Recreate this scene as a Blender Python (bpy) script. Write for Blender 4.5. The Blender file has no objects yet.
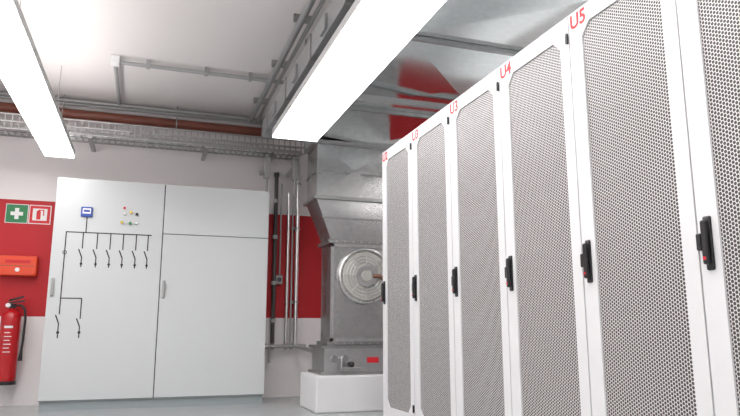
import bpy, bmesh, math
from mathutils import Vector, Matrix
S=bpy.context.scene
COL=S.collection

# ---------------------------------------------------------------- materials
def newmat(name):
    m=bpy.data.materials.new(name); m.use_nodes=True
    nt=m.node_tree; b=nt.nodes.get('Principled BSDF'); return m,nt,b
def srgb(r,g,b):
    f=lambda c:(c/255/12.92) if c/255<=0.04045 else ((c/255+0.055)/1.055)**2.4
    return (f(r),f(g),f(b),1)
def mat(name,col,rough=0.5,metal=0.0,noise=0.04,scale=8,bump=0.0,coat=0.0):
    m,nt,b=newmat(name)
    tc=nt.nodes.new('ShaderNodeTexCoord'); n=nt.nodes.new('ShaderNodeTexNoise')
    n.inputs['Scale'].default_value=scale; n.inputs['Detail'].default_value=4
    nt.links.new(tc.outputs['Object'],n.inputs['Vector'])
    r=nt.nodes.new('ShaderNodeMapRange')
    r.inputs['To Min'].default_value=1-noise; r.inputs['To Max'].default_value=1+noise
    nt.links.new(n.outputs['Fac'],r.inputs['Value'])
    v=nt.nodes.new('ShaderNodeVectorMath'); v.operation='SCALE'
    v.inputs[0].default_value=col[:3]; nt.links.new(r.outputs['Result'],v.inputs['Scale'])
    nt.links.new(v.outputs['Vector'],b.inputs['Base Color'])
    b.inputs['Roughness'].default_value=rough; b.inputs['Metallic'].default_value=metal
    if coat: b.inputs['Coat Weight'].default_value=coat
    if bump:
        bp=nt.nodes.new('ShaderNodeBump'); bp.inputs['Strength'].default_value=bump; bp.inputs['Distance'].default_value=0.01
        nt.links.new(n.outputs['Fac'],bp.inputs['Height']); nt.links.new(bp.outputs['Normal'],b.inputs['Normal'])
    return m
def emat(name,col,st):
    m,nt,b=newmat(name)
    b.inputs['Base Color'].default_value=(.9,.9,.9,1)
    b.inputs['Emission Color'].default_value=col; b.inputs['Emission Strength'].default_value=st
    return m
def galv(name,base=0.55,rough=0.22,var=.05,tint=(1,1,1)):
    m,nt,b=newmat(name)
    tc=nt.nodes.new('ShaderNodeTexCoord'); v=nt.nodes.new('ShaderNodeTexVoronoi'); v.inputs['Scale'].default_value=30
    nt.links.new(tc.outputs['Object'],v.inputs['Vector'])
    n=nt.nodes.new('ShaderNodeTexNoise'); n.inputs['Scale'].default_value=2; n.inputs['Detail'].default_value=3
    nt.links.new(tc.outputs['Object'],n.inputs['Vector'])
    sx=nt.nodes.new('ShaderNodeSeparateColor'); nt.links.new(v.outputs['Color'],sx.inputs['Color'])
    r=nt.nodes.new('ShaderNodeMapRange'); r.inputs['To Min'].default_value=base*(1-var); r.inputs['To Max'].default_value=base*(1+var)
    nt.links.new(sx.outputs['Red'],r.inputs['Value'])
    c=nt.nodes.new('ShaderNodeVectorMath'); c.operation='SCALE'; c.inputs[0].default_value=tint
    nt.links.new(r.outputs['Result'],c.inputs['Scale'])
    nt.links.new(c.outputs['Vector'],b.inputs['Base Color'])
    r2=nt.nodes.new('ShaderNodeMapRange'); r2.inputs['To Min'].default_value=rough*0.8; r2.inputs['To Max'].default_value=rough*1.3
    nt.links.new(n.outputs['Fac'],r2.inputs['Value']); nt.links.new(r2.outputs['Result'],b.inputs['Roughness'])
    b.inputs['Metallic'].default_value=1
    return m
def wallmat():
    m,nt,b=newmat('painted_wall_with_red_band')
    tc=nt.nodes.new('ShaderNodeTexCoord'); s=nt.nodes.new('ShaderNodeSeparateXYZ')
    nt.links.new(tc.outputs['Object'],s.inputs['Vector'])
    g=nt.nodes.new('ShaderNodeMath'); g.operation='GREATER_THAN'; g.inputs[1].default_value=0.83
    l=nt.nodes.new('ShaderNodeMath'); l.operation='LESS_THAN'; l.inputs[1].default_value=1.97
    nt.links.new(s.outputs['Z'],g.inputs[0]); nt.links.new(s.outputs['Z'],l.inputs[0])
    mu=nt.nodes.new('ShaderNodeMath'); mu.operation='MULTIPLY'
    nt.links.new(g.outputs[0],mu.inputs[0]); nt.links.new(l.outputs[0],mu.inputs[1])
    mx=nt.nodes.new('ShaderNodeMix'); mx.data_type='RGBA'
    mx.inputs['A'].default_value=(.80,.765,.765,1); mx.inputs['B'].default_value=srgb(182,12,26)
    nt.links.new(mu.outputs[0],mx.inputs['Factor']); nt.links.new(mx.outputs['Result'],b.inputs['Base Color'])
    n=nt.nodes.new('ShaderNodeTexNoise'); n.inputs['Scale'].default_value=120
    nt.links.new(tc.outputs['Object'],n.inputs['Vector'])
    bp=nt.nodes.new('ShaderNodeBump'); bp.inputs['Strength'].default_value=.15; bp.inputs['Distance'].default_value=.003
    nt.links.new(n.outputs['Fac'],bp.inputs['Height']); nt.links.new(bp.outputs['Normal'],b.inputs['Normal'])
    b.inputs['Roughness'].default_value=.55
    return m
def perfmat():
    m,nt,b=newmat('perforated_sheet')
    L=nt.links.new
    s=0.0135
    tc=nt.nodes.new('ShaderNodeTexCoord'); sp=nt.nodes.new('ShaderNodeSeparateXYZ'); L(tc.outputs['Object'],sp.inputs['Vector'])
    def M(op,a,b2=None,c=None):
        n=nt.nodes.new('ShaderNodeMath'); n.operation=op
        for i,v in enumerate((a,b2,c)):
            if v is None: continue
            if isinstance(v,(int,float)): n.inputs[i].default_value=v
            else: L(v,n.inputs[i])
        return n.outputs[0]
    u=M('MULTIPLY',sp.outputs['Z'],1/s); v=M('MULTIPLY',sp.outputs['Y'],1/(s*math.sqrt(3)))
    def dist(off):
        a=M('SUBTRACT',M('FRACT',M('ADD',u,off)),.5)
        c=M('MULTIPLY',M('SUBTRACT',M('FRACT',M('ADD',v,off)),.5),math.sqrt(3))
        return M('SQRT',M('ADD',M('MULTIPLY',a,a),M('MULTIPLY',c,c)))
    d=M('MINIMUM',dist(100.0),dist(100.5))
    r=nt.nodes.new('ShaderNodeMapRange'); r.inputs['From Min'].default_value=.40; r.inputs['From Max'].default_value=.44
    L(d,r.inputs['Value'])
    mx=nt.nodes.new('ShaderNodeMix'); mx.data_type='RGBA'
    mx.inputs['A'].default_value=(.05,.042,.042,1); mx.inputs['B'].default_value=(.66,.645,.645,1)
    L(r.outputs['Result'],mx.inputs['Factor']); L(mx.outputs['Result'],b.inputs['Base Color'])
    b.inputs['Roughness'].default_value=.5
    bp=nt.nodes.new('ShaderNodeBump'); bp.inputs['Strength'].default_value=.3; bp.inputs['Distance'].default_value=.001
    L(r.outputs['Result'],bp.inputs['Height']); L(bp.outputs['Normal'],b.inputs['Normal'])
    return m

WALL=wallmat()
CEIL=mat('ceiling_paint',(.76,.725,.715),.8,0,.05,1.2)
PLAINW=mat('white_wall_paint',(.78,.75,.75),.6,0,.03,2)
FLOOR=mat('grey_floor_coating',(.38,.40,.41),.22,0,.08,3)
RACKW=mat('rack_white_powdercoat',(.69,.685,.70),.38,0,.01,60)
PERF=perfmat()
DARK=mat('dark_gap',(.03,.03,.035),.6)
BLACK=mat('black_plastic',(.012,.012,.014),.3)
REDP=mat('red_print',srgb(205,30,42),.5)
CAB=mat('cabinet_grey_powdercoat',(.58,.60,.61),.4,0,.01,80)
PLINTH=mat('plinth_grey',(.33,.37,.38),.5)
GALV=galv('galvanised_overhead_steel',.84,.13,.04,(.94,1,1))
GALVD=galv('galvanised_duct_steel',.60,.24,.06)
GALV2=galv('galvanised_flange_steel',.42,.35)
GALVL=galv('galvanised_light_steel',.66,.3)
CONDUIT=mat('grey_conduit',(.38,.38,.38),.4,.2,.05,20)
TRUNK=mat('trunking_grey',(.30,.305,.31),.45,.3,.05,10)
BROWN=mat('brown_red_pipe_paint',srgb(112,60,46),.45,0,.1,6)
DPIPE=mat('dark_pipe',(.07,.06,.06),.4)
WHITEP=mat('white_plastic',(.8,.8,.8),.4)
CONC=mat('white_painted_concrete',(.72,.72,.73),.6,0,.04,5)
DISC=mat('fan_disc_light_grey',(.50,.49,.46),.4,.3,.05,9)
REDG=mat('red_extinguisher_enamel',srgb(180,10,20),.2,0,.02,5,0,.5)
ORNG=mat('orange_box_enamel',srgb(222,72,36),.35)
GREEN=mat('green_sign',srgb(15,120,66),.4)
BLUE=mat('blue_meter',srgb(40,75,160),.4)
YEL=mat('yellow_lamp',srgb(235,200,40),.3)
GRN2=mat('green_lamp',srgb(50,150,70),.3)
COPPER=mat('copper_connector',srgb(130,95,80),.35,.6)
LIGHT=emat('luminaire_diffuser',(1,.985,.97,1),8.8)
UPL=emat('added_uplight_glow',(1,.98,.965,1),7.0)  # glow for strips added on top of lamps to brighten the ceiling
HOUS=mat('luminaire_housing',(.6,.6,.6),.4)

# ---------------------------------------------------------------- builder
class B:
    def __init__(s,name): s.name=name; s.v=[]; s.f=[]; s.m=[]; s.sm=[]; s.mats=[]
    def mi(s,m):
        if m not in s.mats: s.mats.append(m)
        return s.mats.index(m)
    def add(s,vs,fs,m,smooth=False):
        o=len(s.v); s.v+= [tuple(x) for x in vs]; k=s.mi(m)
        for f in fs: s.f.append([i+o for i in f]); s.m.append(k); s.sm.append(smooth)
    def box(s,x0,x1,y0,y1,z0,z1,m):
        vs=[(x0,y0,z0),(x1,y0,z0),(x1,y1,z0),(x0,y1,z0),(x0,y0,z1),(x1,y0,z1),(x1,y1,z1),(x0,y1,z1)]
        s.add(vs,[(3,2,1,0),(4,5,6,7),(0,1,5,4),(1,2,6,5),(2,3,7,6),(3,0,4,7)],m); return s
    def bbox(s,x0,x1,y0,y1,z0,z1,m,bev=.005,seg=2):
        bm=bmesh.new(); bmesh.ops.create_cube(bm,size=1)
        for v in bm.verts: v.co=Vector((x0+(v.co.x+.5)*(x1-x0),y0+(v.co.y+.5)*(y1-y0),z0+(v.co.z+.5)*(z1-z0)))
        bmesh.ops.bevel(bm,geom=bm.edges[:],offset=bev,segments=seg,affect='EDGES',profile=.5)
        bm.verts.index_update()
        s.add([v.co for v in bm.verts],[[v.index for v in f.verts] for f in bm.faces],m); bm.free(); return s
    def cyl(s,p,q,r,m,n=20,r2=None,cap=True):
        p=Vector(p);q=Vector(q);d=(q-p).normalized(); r2=r if r2 is None else r2
        a=d.orthogonal().normalized(); b=d.cross(a)
        vs=[];
        for i in range(n):
            t=2*math.pi*i/n; e=a*math.cos(t)+b*math.sin(t); vs.append(p+e*r)
        for i in range(n):
            t=2*math.pi*i/n; e=a*math.cos(t)+b*math.sin(t); vs.append(q+e*r2)
        s.add(vs,[(i,(i+1)%n,n+(i+1)%n,n+i) for i in range(n)],m,True)
        if cap:
            s.add(vs,[list(range(n))[::-1],list(range(n,2*n))],m)
        return s
    def sph(s,c,r,m,n=14,sc=(1,1,1)):
        bm=bmesh.new(); bmesh.ops.create_uvsphere(bm,u_segments=n,v_segments=n//2+1,radius=r)
        bm.verts.index_update()
        s.add([(c[0]+v.co.x*sc[0],c[1]+v.co.y*sc[1],c[2]+v.co.z*sc[2]) for v in bm.verts],[[v.index for v in f.verts] for f in bm.faces],m,True); bm.free(); return s
    def tube(s,pts,r,m,n=14):
        for a,b in zip(pts,pts[1:]): s.cyl(a,b,r,m,n)
        for p in pts[1:-1]: s.sph(p,r*1.02,m)
        return s
    def ring(s,c,axis,R,r,m,n=32,k=8):
        axis=Vector(axis).normalized(); a=axis.orthogonal().normalized(); b=axis.cross(a); c=Vector(c); vs=[]
        for i in range(n):
            t=2*math.pi*i/n; e=a*math.cos(t)+b*math.sin(t)
            for j in range(k):
                u=2*math.pi*j/k; vs.append(c+e*(R+r*math.cos(u))+axis*r*math.sin(u))
        s.add(vs,[(i*k+j,((i+1)%n)*k+j,((i+1)%n)*k+(j+1)%k,i*k+(j+1)%k) for i in range(n) for j in range(k)],m,True); return s
    def done(s,parent=None,recalc=True):
        vs=s.v
        c=[(min(v[i] for v in vs)+max(v[i] for v in vs))/2 for i in range(3)]
        if getattr(s,'zero',False): c=[0,0,0]
        me=bpy.data.meshes.new(s.name)
        me.from_pydata([(v[0]-c[0],v[1]-c[1],v[2]-c[2]) for v in vs],[],s.f)
        for m in s.mats: me.materials.append(m)
        for p,k,sm in zip(me.polygons,s.m,s.sm): p.material_index=k; p.use_smooth=sm
        if recalc:
            bm=bmesh.new(); bm.from_mesh(me); bmesh.ops.recalc_face_normals(bm,faces=bm.faces[:]); bm.to_mesh(me); bm.free()
        o=bpy.data.objects.new(s.name,me); COL.objects.link(o)
        if parent is not None:
            o.parent=parent; o.location=Vector(c)-parent.location
        else: o.location=c
        return o
def empty(name,loc):
    e=bpy.data.objects.new(name,None); e.location=loc; e.empty_display_size=.2; COL.objects.link(e); return e

# ---------------------------------------------------------------- room
XL,XR,YB,YF,ZC=-2.4,3.6,7.1,-3.0,3.05
def room(name,*a,m):
    b=B(name); b.zero=True; b.box(*a,m); return b.done()
room('floor',XL,XR,YF,YB,-.1,0,m=FLOOR)
room('ceiling',XL,XR,YF,YB,ZC,ZC+.1,m=CEIL)
room('wall_back',XL-.1,XR+.1,YB,YB+.1,-.1,ZC+.1,m=WALL)
room('wall_front',XL-.1,XR+.1,YF-.1,YF,-.1,ZC+.1,m=PLAINW)
room('wall_left',XL-.1,XL,YF,YB,-.1,ZC+.1,m=PLAINW)
room('wall_right',XR,XR+.1,YF,YB,-.1,ZC+.1,m=PLAINW)

# ---------------------------------------------------------------- racks
XRK=1.69; RT=2.07; W=.6
def door_frame_mesh(name):
    y0,y1,z0,z1=.0035,W-.0035,.06,RT-.004
    a0,a1,b0,b1=.068,W-.085,.16,RT-.085; c=.05
    outer=[(y0,z0),(y1,z0),(y1,z1),(y0,z1)]
    inner=[(a0+c,b0),(a1-c,b0),(a1,b0+c),(a1,b1-c),(a1-c,b1),(a0+c,b1),(a0,b1-c),(a0,b0+c)]
    bm=bmesh.new()
    es=[]
    for lp in (outer,inner):
        vs=[bm.verts.new((0,p[0],p[1])) for p in lp]
        for i in range(len(vs)): es.append(bm.edges.new((vs[i],vs[(i+1)%len(vs)])))
    bmesh.ops.triangle_fill(bm,use_beauty=True,use_dissolve=False,edges=es)
    r=bmesh.ops.extrude_face_region(bm,geom=bm.faces[:])
    for g in r['geom']:
        if isinstance(g,bmesh.types.BMVert): g.co.x+=.022
    bmesh.ops.recalc_face_normals(bm,faces=bm.faces[:])
    me=bpy.data.meshes.new(name); bm.to_mesh(me); bm.free(); me.materials.append(RACKW)
    ps=bpy.data.meshes.new('perforated_panel')
    n=len(inner)
    ps.from_pydata([(.008,p[0],p[1]) for p in inner]+[(.010,p[0],p[1]) for p in inner],[],
        [list(range(n)),list(range(n,2*n))[::-1]]+[[i,(i+1)%n,n+(i+1)%n,n+i] for i in range(n)])
    ps.materials.append(PERF)
    return me,ps
FR,PS=door_frame_mesh('door_frame')
def rack_parts():
    out={}
    b=B('cabinet_body'); b.zero=True
    b.box(.03,1.0,.002,W-.002,.06,RT,RACKW)
    b.box(.024,.03,.004,W-.004,.06,RT-.002,DARK)
    b.box(.05,.98,.02,W-.02,0,.06,PLINTH)
    out['body']=b
    h=B('swing_handle'); h.zero=True
    yc=W-.045; z=.975
    h.bbox(-.008,.002,yc-.016,yc+.016,z-.085,z+.088,BLACK,.006)
    h.bbox(-.026,-.010,yc-.012,yc+.012,z-.068,z+.075,BLACK,.008,3)
    h.box(-.014,-.006,yc-.009,yc+.009,z+.03,z+.07,BLACK)
    h.box(-.014,-.006,yc-.009,yc+.009,z-.065,z-.045,BLACK)
    h.cyl((-.028,yc,z-.048),(-.024,yc,z-.048),.006,REDP,12)
    h.bbox(-.016,.001,yc+.021,yc+.040,z-.02,z+.035,BLACK,.004)
    out['handle']=h
    g=B('hinges'); g.zero=True
    for zz in (RT-.11,.2):
        g.bbox(-.010,.002,.004,.020,zz-.02,zz+.02,BLACK,.003)
        g.cyl((-.008,.006,zz-.024),(-.008,.006,zz+.024),.006,BLACK,10)
    out['hinges']=g
    return out
RP=rack_parts()
meshes={}
ends=[4.64,4.04,3.44,2.84,2.24,1.64,1.04]
labels=['U2','U3','U3','U4','U5','U6','U7']
for k,(ye,lb) in enumerate(zip(ends,labels)):
    e=empty('server_rack',(XRK,ye-W,0))
    for key in ('body','handle','hinges'):
        if key not in meshes:
            o=RP[key].done(parent=e); meshes[key]=o.data
            o.location=(0,0,0)
        else:
            o=bpy.data.objects.new(RP[key].name,meshes[key]); COL.objects.link(o); o.parent=e
    for me,nm in ((FR,'door_frame'),(PS,'perforated_panel')):
        o=bpy.data.objects.new(nm,me); COL.objects.link(o); o.parent=e
    t=bpy.data.curves.new('rack_label','FONT'); t.body=lb; t.size=.09; t.extrude=.0006; t.offset=.002; t.materials.append(REDP)
    o=bpy.data.objects.new('rack_label',t); COL.objects.link(o); o.parent=e
    o.matrix_local=Matrix(((0,0,-1,-.001),(-1,0,0,W-.012),(0,1,0,RT-.079),(0,0,0,1)))

# ---------------------------------------------------------------- electrical cabinet
CY=6.5
cab=empty('electrical_switch_cabinet',(.15,CY+.25,0))
b=B('enclosure'); b.box(-.84,.118,CY+.022,CY+.55,.08,2.1,CAB); b.box(.122,1.14,CY+.022,CY+.55,.08,2.1,CAB)
b.box(-.83,1.13,CY+.04,CY+.54,0,.08,PLINTH); b.box(-.838,1.138,CY+.0195,CY+.022,.085,2.095,DARK)
b.done(cab)
b=B('doors')
b.bbox(-.838,.116,CY,CY+.019,.09,2.097,CAB,.003)
b.bbox(.124,1.138,CY,CY+.019,.09,1.608,CAB,.003)
b.bbox(.124,1.138,CY,CY+.019,1.614,2.097,CAB,.003)
b.done(cab)
b=B('door_handles')
for x,z in ((.155,1.08),(-.80,1.08)):
    b.bbox(x-.014,x+.014,CY-.006,CY,z-.085,z+.085,CONDUIT,.004); b.bbox(x-.010,x+.010,CY-.024,CY-.008,z-.07,z+.07,CONDUIT,.005)
    b.box(x-.006,x+.006,CY-.01,CY-.004,z+.03,z+.06,BLACK)
b.cyl((-.79,CY+.28,2.1),(-.79,CY+.28,2.14),.02,CONDUIT)
for x in (-.7,0,.25,1.0): b.ring((x,CY+.2,2.115),(0,1,0),.016,.005,CONDUIT,20)
b.done(cab)
b=B('mimic_diagram')
def hl(x0,x1,z,t=.005): b.box(x0,x1,CY-.0015,CY+.0005,z-t,z+t,BLACK)
def vl(x,z0,z1,t=.005): b.box(x-t,x+t,CY-.0015,CY+.0005,z0,z1,BLACK)
def sw(x,z):
    d=.03
    b.add([(x-.006,CY-.0015,z),(x+.006,CY-.0015,z),(x-d+.006,CY-.0015,z+.075),(x-d-.006,CY-.0015,z+.075)],[(0,1,2,3)],BLACK)
hl(-.73,.02,1.59)
for x in (-.58,-.457,-.343,-.23,-.116,-.01):
    vl(x,1.44,1.59); sw(x,1.36); vl(x,1.27,1.36); b.cyl((x,CY-.0015,1.30),(x,CY+.0005,1.30),.012,BLACK,12)
vl(-.725,.84,1.59); sw(-.725,.76); vl(-.725,.63,.76)
vl(-.56,1.59,1.735)
hl(-.725,-.55,.985); vl(-.55,.80,.985); sw(-.55,.73); vl(-.55,.63,.73)
for x in (-.725,-.55): b.cyl((x,CY-.0015,.68),(x,CY+.0005,.68),.013,BLACK,12)
b.ring((-.725,CY-.001,1.40),(0,1,0),.016,.003,BLACK,20)
b.done(cab)
b=B('panel_instruments')
b.bbox(-.615,-.515,CY-.02,CY,1.735,1.83,BLUE,.006); b.box(-.60,-.53,CY-.022,CY-.019,1.765,1.815,WHITEP); b.box(-.592,-.538,CY-.0235,CY-.021,1.78,1.80,BLUE)
for x,z,m in ((-.235,1.785,WHITEP),(-.18,1.80,YEL),(-.125,1.785,BLACK),(-.255,1.70,YEL),(-.18,1.695,GRN2),(-.125,1.70,WHITEP)):
    b.cyl((x,CY,z),(x,CY-.012,z),.016,CONDUIT,16); b.cyl((x,CY-.012,z),(x,CY-.02,z),.012,m,16)
b.cyl((-.24,CY,1.84),(-.24,CY-.015,1.84),.011,REDP,16)
b.done(cab)

# ---------------------------------------------------------------- luminaires
def luminaire(x0,x1,y0,y1,z,up=True):
    e=empty('linear_ceiling_light',((x0+x1)/2,(y0+y1)/2,z))
    h=B('housing'); h.box(x0-.006,x1+.006,y0,y1,z+.02,z+.075,HOUS)
    h.box(x0-.006,x1+.006,y1,y1+.012,z-.004,z+.078,HOUS); h.box(x0-.006,x1+.006,y0-.012,y0,z-.004,z+.078,HOUS)
    y=y1-.4
    while y>y0:
        h.cyl(((x0+x1)/2,y,z+.075),((x0+x1)/2,y,ZC),.003,CONDUIT,8); y-=1.9
    h.done(e)
    d=B('diffuser'); d.box(x0,x1,y0+.001,y1-.001,z,z+.02,LIGHT); d.done(e)
    if up:
        u=B('added_uplight'); u.box(x0+.02,x1-.02,y0+.02,y1-.02,z+.075,z+.082,UPL); u.done(e)  # added glowing strip, throws light up at the ceiling
luminaire(-.968,-.72,-1.5,6.54,2.30)
luminaire(.937,1.315,-1.5,5.26,2.30,False)
luminaire(-1.95,-1.70,-2.5,6.0,2.60)  # extra unseen lamp off to the left, added to brighten the room
luminaire(3.0,3.2,-1.5,6.0,2.70,False)      # added unseen lamp behind the racks, brightens duct reflections and back wall

b=B('cable_trunking')
b.box(.925,1.09,-1.5,5.75,2.44,2.60,TRUNK)
y=5.5
while y>-1.4:
    b.box(.915,1.10,y-.02,y+.02,2.43,2.61,GALV2)
    b.box(.907,.925,y-.42,y-.30,2.46,2.56,TRUNK); y-=.8
y=5.2
while y>-1:
    b.cyl((1.12,y-.3,2.42),(1.12,y-.3,ZC),.008,CONDUIT,8); y-=1.5
b.done()

# ---------------------------------------------------------------- ventilation ducts
def panel(b,p0,p1,p2,p3,nrm,h,m):
    P=[Vector(p) for p in (p0,p1,p2,p3)]; c=sum(P,Vector())/4+Vector(nrm)*h
    b.add(P+[c],[(0,1,4),(1,2,4),(2,3,4),(3,0,4)],m)
def duct_seg(b,x0,x1,y0,y1,z0,z1,h,m):
    panel(b,(x0,y0,z0),(x1,y0,z0),(x1,y1,z0),(x0,y1,z0),(0,0,-1),h,m)
    panel(b,(x0,y0,z1),(x1,y0,z1),(x1,y1,z1),(x0,y1,z1),(0,0,1),h,m)
    panel(b,(x0,y0,z0),(x0,y1,z0),(x0,y1,z1),(x0,y0,z1),(-1,0,0),h,m)
    panel(b,(x1,y0,z0),(x1,y1,z0),(x1,y1,z1),(x1,y0,z1),(1,0,0),h,m)
    panel(b,(x0,y0,z0),(x1,y0,z0),(x1,y0,z1),(x0,y0,z1),(0,-1,0),h,m)
    panel(b,(x0,y1,z0),(x1,y1,z0),(x1,y1,z1),(x0,y1,z1),(0,1,0),h,m)
vent=empty('ventilation_duct_system',(1.9,5.9,0))
b=B('overhead_duct')
DX0,DX1,DZ0,DZ1=1.46,2.75,2.50,2.93
ys=[6.22,4.85,3.48,2.11,.74,-.63]
for a,c in zip(ys,ys[1:]):
    duct_seg(b,DX0,DX1,c+.02,a-.02,DZ0,DZ1,.036,GALV)
for y in ys:
    w=.014
    b.box(DX0-.03,DX1+.03,y-w,y+w,DZ0-.03,DZ0,GALV2); b.box(DX0-.03,DX1+.03,y-w,y+w,DZ1,DZ1+.03,GALV2)
    b.box(DX0-.03,DX0,y-w,y+w,DZ0,DZ1,GALV2); b.box(DX1,DX1+.03,y-w,y+w,DZ0,DZ1,GALV2)
for y in (4.45,):
    b.box(DX0-.1,DX1+.1,y-.02,y+.02,DZ0-.085,DZ0-.045,CONDUIT)
    b.cyl((DX0-.07,y,DZ0-.09),(DX0-.07,y,ZC),.006,GALV2,8); b.cyl((DX1+.07,y,DZ0-.09),(DX1+.07,y,ZC),.006,GALV2,8)
b.done(vent)
b=B('drop_duct')
VX0,VX1,VY0,VY1=1.46,2.2,5.8,6.2
duct_seg(b,VX0,VX1,VY0,VY1,1.94,2.465,.012,GALVD)
for z in (2.45,1.91):
    b.box(VX0-.03,VX1+.03,VY0-.03,VY1+.03,z,z+.03,GALV2)
b.box(VX0-.008,VX1+.008,VY0-.01,VY1+.008,2.16,2.18,GALV2)
LX0,LX1,LY0,LY1=1.60,2.22,5.8,6.13
vs=[(VX0-.0,VY0,1.91),(VX1,VY0,1.91),(VX1,VY1,1.91),(VX0,VY1,1.91),(LX0,LY0,1.53),(LX1,LY0,1.53),(LX1,LY1,1.53),(LX0,LY1,1.53)]
b.add(vs,[(0,1,5,4),(1,2,6,5),(2,3,7,6),(3,0,4,7),(0,3,2,1),(4,5,6,7)],GALVD)
for t in (.45,):
    z=1.91-.38*t; xa=VX0+(LX0-VX0)*t
    b.box(xa-.008,2.2,VY0-.012,VY0-.0,z-.008,z+.008,GALV2)
b.done(vent)
b=B('fan_box')
b.box(LX0-.03,LX1+.03,LY0-.03,LY1+.03,1.495,1.53,GALV2)
duct_seg(b,LX0,LX1,LY0,LY1,.60,1.495,.01,GALVD)
b.box(LX0-.03,LX1+.03,LY0-.03,LY1+.03,.565,.60,GALV2)
for x in (LX0,LX1-.03): b.box(x,x+.03,LY0-.014,LY0,.60,1.495,GALVL)
for z in (.60,1.465): b.box(LX0,LX1,LY0-.014,LY0,z,z+.03,GALVL)
for i in range(7):
    x=LX0+.05+i*.08
    b.cyl((x,LY0-.04,1.512),(x,LY0-.03,1.512),.008,GALVL,8); b.cyl((x,LY0-.04,.582),(x,LY0-.03,.582),.008,GALVL,8)
b.done(vent)
b=B('round_inspection_cover')
fc=(1.93,LY0,1.195)
b.cyl((fc[0],LY0-.005,fc[2]),(fc[0],LY0-.035,fc[2]),.258,GALV2,48)
b.cyl((fc[0],LY0-.035,fc[2]),(fc[0],LY0-.055,fc[2]),.235,DISC,48,.22)
b.ring((fc[0],LY0-.04,fc[2]),(0,1,0),.248,.014,GALVL,48)
for R in (.19,.16,.13): b.ring((fc[0],LY0-.058,fc[2]),(0,1,0),R,.004,GALVL,40)
for i in range(8):
    t=i*math.pi/4; b.cyl((fc[0]+.09*math.cos(t),LY0-.06,fc[2]+.09*math.sin(t)),(fc[0]+.21*math.cos(t),LY0-.06,fc[2]+.21*math.sin(t)),.004,GALVL,6)
b.cyl((fc[0],LY0-.055,fc[2]),(fc[0],LY0-.075,fc[2]),.10,GALVL,32)
b.cyl((fc[0],LY0-.075,fc[2]),(fc[0],LY0-.09,fc[2]),.05,DISC,32)
for i in range(10):
    t=i*math.pi/5; x=fc[0]+.238*math.cos(t); z=fc[2]+.238*math.sin(t)
    b.cyl((x,LY0-.05,z),(x,LY0-.062,z),.009,GALV2,8)
b.tube([(fc[0]+.06,LY0-.08,fc[2]+.0),(fc[0]+.11,LY0-.10,fc[2]+.0),(fc[0]+.16,LY0-.10,fc[2]-.03)],.018,COPPER)
b.done(vent)
b=B('condensate_unit')
b.box(1.53,2.33,5.72,6.16,.33,.565,GALVL); b.box(1.50,2.36,5.69,6.19,.31,.335,GALV2); b.box(1.50,2.36,5.69,6.19,.54,.565,GALV2)
b.box(1.93,2.04,5.714,5.72,.41,.46,REDP)
for x in (1.62,1.72): b.cyl((x,5.72,.45),(x,5.70,.45),.03,GALV2,20)
b.cyl((1.76,5.72,.40),(1.76,5.66,.40),.022,BLACK,16); b.sph((1.76,5.65,.40),.028,BLACK)
b.tube([(1.67,5.72,.45),(1.67,5.64,.45),(1.67,5.64,.37),(1.84,5.64,.37)],.012,GALV2)
b.done(vent)
b=B('equipment_pedestal'); b.bbox(1.43,2.5,5.60,6.22,0,.309,CONC,.012); b.done()

# ---------------------------------------------------------------- pipes and trays
b=B('heating_pipe'); b.cyl((XL+.02,6.93,2.85),(1.33,6.93,2.85),.05,BROWN,24)
for x in (-2,-.9,.2,1.1): b.ring((x,6.93,2.85),(1,0,0),.053,.006,GALV2,24); b.cyl((x,6.93,2.90),(x,6.93,ZC),.006,GALV2,8)
b.done()
b=B('electrical_conduits')
for i,(y,z,r) in enumerate(((7.03,2.99,.018),(7.05,2.93,.014),(6.98,3.01,.016))):
    b.cyl((XL+.02,y,z),(1.3,y,z),r,CONDUIT,12)
b.done()
b=B('cable_tray')
T0,T1,TE=6.60,6.86,1.52
TZ=2.55
for y in (T0,T1):
    for z in (TZ,TZ+.07,TZ+.14): b.box(XL+.02,TE,y-.005,y+.005,z-.005,z+.009,GALV2)
x=XL+.04
while x<TE:
    for y in (T0,T1): b.box(x-.005,x+.005,y-.003,y+.003,TZ,TZ+.14,GALV2)
    b.box(x-.006,x+.006,T0,T1,TZ-.004,TZ+.004,GALV2); x+=.06
for y in (6.66,6.73,6.80): b.cyl((XL+.02,y,TZ),(TE,y,TZ),.004,GALVL,6)
for y,z,r,m in ((6.645,TZ+.03,.016,CONDUIT),(6.69,TZ+.025,.018,WHITEP),(6.74,TZ+.03,.016,DPIPE),(6.79,TZ+.03,.018,CONDUIT)):
    b.cyl((XL+.02,y,z),(TE-.02,y,z),r,m,8)
for x in (-1.8,-.6,.5,1.2):
    b.box(x-.02,x+.02,T0-.03,YB-.005,TZ-.035,TZ-.005,GALV2)
b.done()
for x in (1.14,1.44):
    b=B('cable_junction_box'); b.bbox(x-.032,x+.032,6.66,6.74,2.28,2.505,CONDUIT,.006); b.cyl((x,6.70,2.13),(x,6.70,2.28),.014,CONDUIT,10)
    b.box(x-.02,x+.02,6.74,YB-.005,2.40,2.44,GALV2); b.done()
b=B('conduit_run')
cz=3.0
b.tube([(-.374,6.9,cz),(-.374,5.77,cz),(1.25,5.77,cz)],.018,CONDUIT)
b.bbox(-.41,-.335,5.73,5.81,cz-.03,ZC,WHITEP,.006)
for x in (-.1,.4,.8): b.box(x-.015,x+.015,5.745,5.795,cz-.022,ZC,GALV2)
b.cyl((.97,-1,cz-.045),(.97,6.9,cz-.045),.026,TRUNK,12)
b.cyl((1.05,-1,cz-.03),(1.05,6.9,cz-.03),.016,CONDUIT,12)
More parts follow.
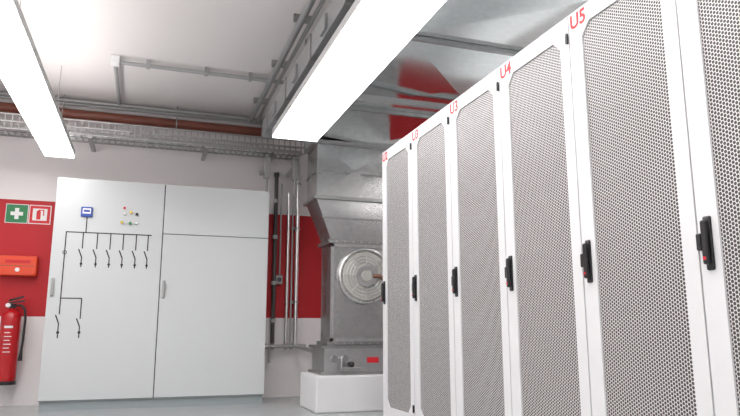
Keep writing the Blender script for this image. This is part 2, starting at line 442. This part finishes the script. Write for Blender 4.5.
for y in (.5,1.5,2.5,3.5,4.5,5.4,6.4): b.box(.93,1.08,y-.012,y+.012,cz-.01,ZC,GALV2)
b.done()
b=B('pipework')
b.tube([(1.30,7.0,2.42),(1.30,7.0,.56)],.022,DPIPE)
for z in (2.40,2.1,1.7,1.2,.8): b.cyl((1.30,7.0,z-.02),(1.30,7.0,z+.02),.03,CONDUIT if z<2.35 else DPIPE,16); b.cyl((1.30,7.0,z),(1.30,YB-.005,z),.01,GALV2,8)
b.tube([(1.535,6.95,2.52),(1.535,6.95,.53),(1.60,6.5,.50)],.022,GALVL)
b.tube([(1.44,6.98,2.2),(1.44,6.98,.53)],.018,GALVL)
b.tube([(1.49,6.99,2.45),(1.49,6.99,.53)],.010,CONDUIT)
b.tube([(1.36,7.0,2.3),(1.36,7.0,1.29)],.009,CONDUIT)
b.tube([(1.17,6.98,.53),(1.66,6.98,.53)],.02,CONDUIT)
for x in (1.22,1.30,1.44,1.50): b.cyl((x-.015,6.98,.53),(x+.015,6.98,.53),.032,GALV2,16)
for z in (2.3,1.8,1.0): b.box(1.50,1.57,6.97,YB-.005,z-.012,z+.012,GALV2); b.cyl((1.535,6.95,z-.012),(1.535,6.95,z+.012),.03,GALV2,14)
b.sph((1.535,6.95,2.38),.04,GALVL); b.cyl((1.44,6.98,1.0),(1.44,YB-.005,1.0),.01,GALV2,8)
b.tube([(1.27,6.98,.53),(1.27,6.98,.36)],.014,CONDUIT)
b.done()
b=B('power_socket'); b.bbox(1.325,1.40,7.025,YB-.001,1.19,1.29,CONDUIT,.008); b.cyl((1.363,7.025,1.24),(1.363,7.017,1.24),.025,DPIPE,20); b.done()

# ---------------------------------------------------------------- signs, alarm box, extinguisher
b=B('first_aid_sign'); x,z,h=-1.25,1.83,.1; y=YB-.005
b.box(x-h,x+h,y,YB-.001,z-h*.95,z+h*.95,WHITEP); b.box(x-h+.006,x+h-.006,y-.002,y,z-h*.95+.006,z+h*.95-.006,GREEN)
b.box(x-.018,x+.018,y-.004,y-.002,z-.055,z+.055,WHITEP); b.box(x-.055,x-.018,y-.004,y-.002,z-.018,z+.018,WHITEP); b.box(x+.018,x+.055,y-.004,y-.002,z-.018,z+.018,WHITEP); b.done()
b=B('fire_extinguisher_sign'); x=-1.045
b.box(x-h+.002,x+h,y,YB-.001,z-h*.95,z+h*.95,WHITEP); b.box(x-h+.010,x+h-.008,y-.002,y,z-h*.95+.008,z+h*.95-.008,REDP)
b.box(x-.065,x+.065,y-.004,y-.002,z-.06,z+.06,WHITEP)
b.box(x-.03,x+.008,y-.006,y-.004,z-.05,z+.025,REDP); b.cyl((x-.011,y-.004,z+.025),(x-.011,y-.006,z+.025),.019,REDP,16)
b.box(x-.015,x+.035,y-.006,y-.004,z+.04,z+.05,REDP); b.box(x+.028,x+.038,y-.006,y-.004,z-.01,z+.045,REDP); b.done()
b=B('fire_alarm_box'); b.bbox(-1.345,-1.015,6.99,YB-.001,1.215,1.405,ORNG,.012)
b.box(-1.29,-1.07,6.986,6.991,1.335,1.365,REDP); b.cyl((-1.18,6.99,1.27),(-1.18,6.982,1.27),.02,WHITEP,20)
b.box(-1.335,-1.025,6.9885,6.991,1.305,1.309,DPIPE); b.done()
b=B('fire_extinguisher'); ex,ey,r=-1.185,6.965,.088
b.cyl((ex,ey,.235),(ex,ey,.80),r,REDG,36); b.cyl((ex,ey,.205),(ex,ey,.24),r+.004,BLACK,36)
prof=[(r,.80),(r*.97,.83),(r*.85,.855),(r*.62,.875),(r*.38,.885),(.024,.89),(.024,.915)]
for (ra,za),(rb,zb) in zip(prof,prof[1:]): b.cyl((ex,ey,za),(ex,ey,zb),ra,REDG,36,rb,cap=False)
b.cyl((ex,ey,.905),(ex,ey,.945),.03,BLACK,20)
b.add([(ex-.03,ey-.02,.945),(ex+.10,ey-.02,.965),(ex+.10,ey+.02,.965),(ex-.03,ey+.02,.945),(ex-.03,ey-.02,.96),(ex+.10,ey-.02,.98),(ex+.10,ey+.02,.98),(ex-.03,ey+.02,.96)],[(3,2,1,0),(4,5,6,7),(0,1,5,4),(1,2,6,5),(2,3,7,6),(3,0,4,7)],BLACK)
b.add([(ex-.03,ey-.02,.965),(ex+.09,ey-.02,1.005),(ex+.09,ey+.02,1.005),(ex-.03,ey+.02,.965),(ex-.03,ey-.02,.985),(ex+.09,ey-.02,1.02),(ex+.09,ey+.02,1.02),(ex-.03,ey+.02,.985)],[(3,2,1,0),(4,5,6,7),(0,1,5,4),(1,2,6,5),(2,3,7,6),(3,0,4,7)],BLACK)
b.cyl((ex-.03,ey-.03,.93),(ex-.03,ey-.055,.93),.02,WHITEP,16)
pts=[(ex+.02,ey,.93),(ex+.08,ey-.02,.93),(ex+.115,ey-.03,.89),(ex+.125,ey-.03,.80),(ex+.12,ey-.03,.60),(ex+.115,ey-.03,.52)]
b.tube(pts,.011,BLACK); b.cyl((ex+.115,ey-.03,.52),(ex+.112,ey-.03,.42),.012,BLACK,14,.02)
for k in range(6): b.box(ex-.030,ex+.030-.012*(k%2),ey-r-.002,ey-r*.9,.50+k*.035,.506+k*.035,WHITEP)
b.box(ex-.035,ex+.035,ey-r-.002,ey-r*.88,.72,.74,WHITEP)
b.box(ex-.03,ex+.03,ey+r-.004,YB-.001,.45,.75,BLACK); b.done()

# ---------------------------------------------------------------- world, camera, view
w=bpy.data.worlds.new('World'); S.world=w; w.use_nodes=True
w.node_tree.nodes['Background'].inputs[0].default_value=(.8,.85,.9,1); w.node_tree.nodes['Background'].inputs[1].default_value=.3
cd=bpy.data.cameras.new('camera'); cam=bpy.data.objects.new('camera',cd); COL.objects.link(cam); S.camera=cam
cd.sensor_width=36; cd.lens=650/740*36; cd.clip_start=.02
cam.location=(0,0,.705)
cam.rotation_euler=(math.radians(90+10.6),0,math.radians(-18.9))
S.view_settings.view_transform='Standard'; S.view_settings.look='None'; S.view_settings.exposure=0
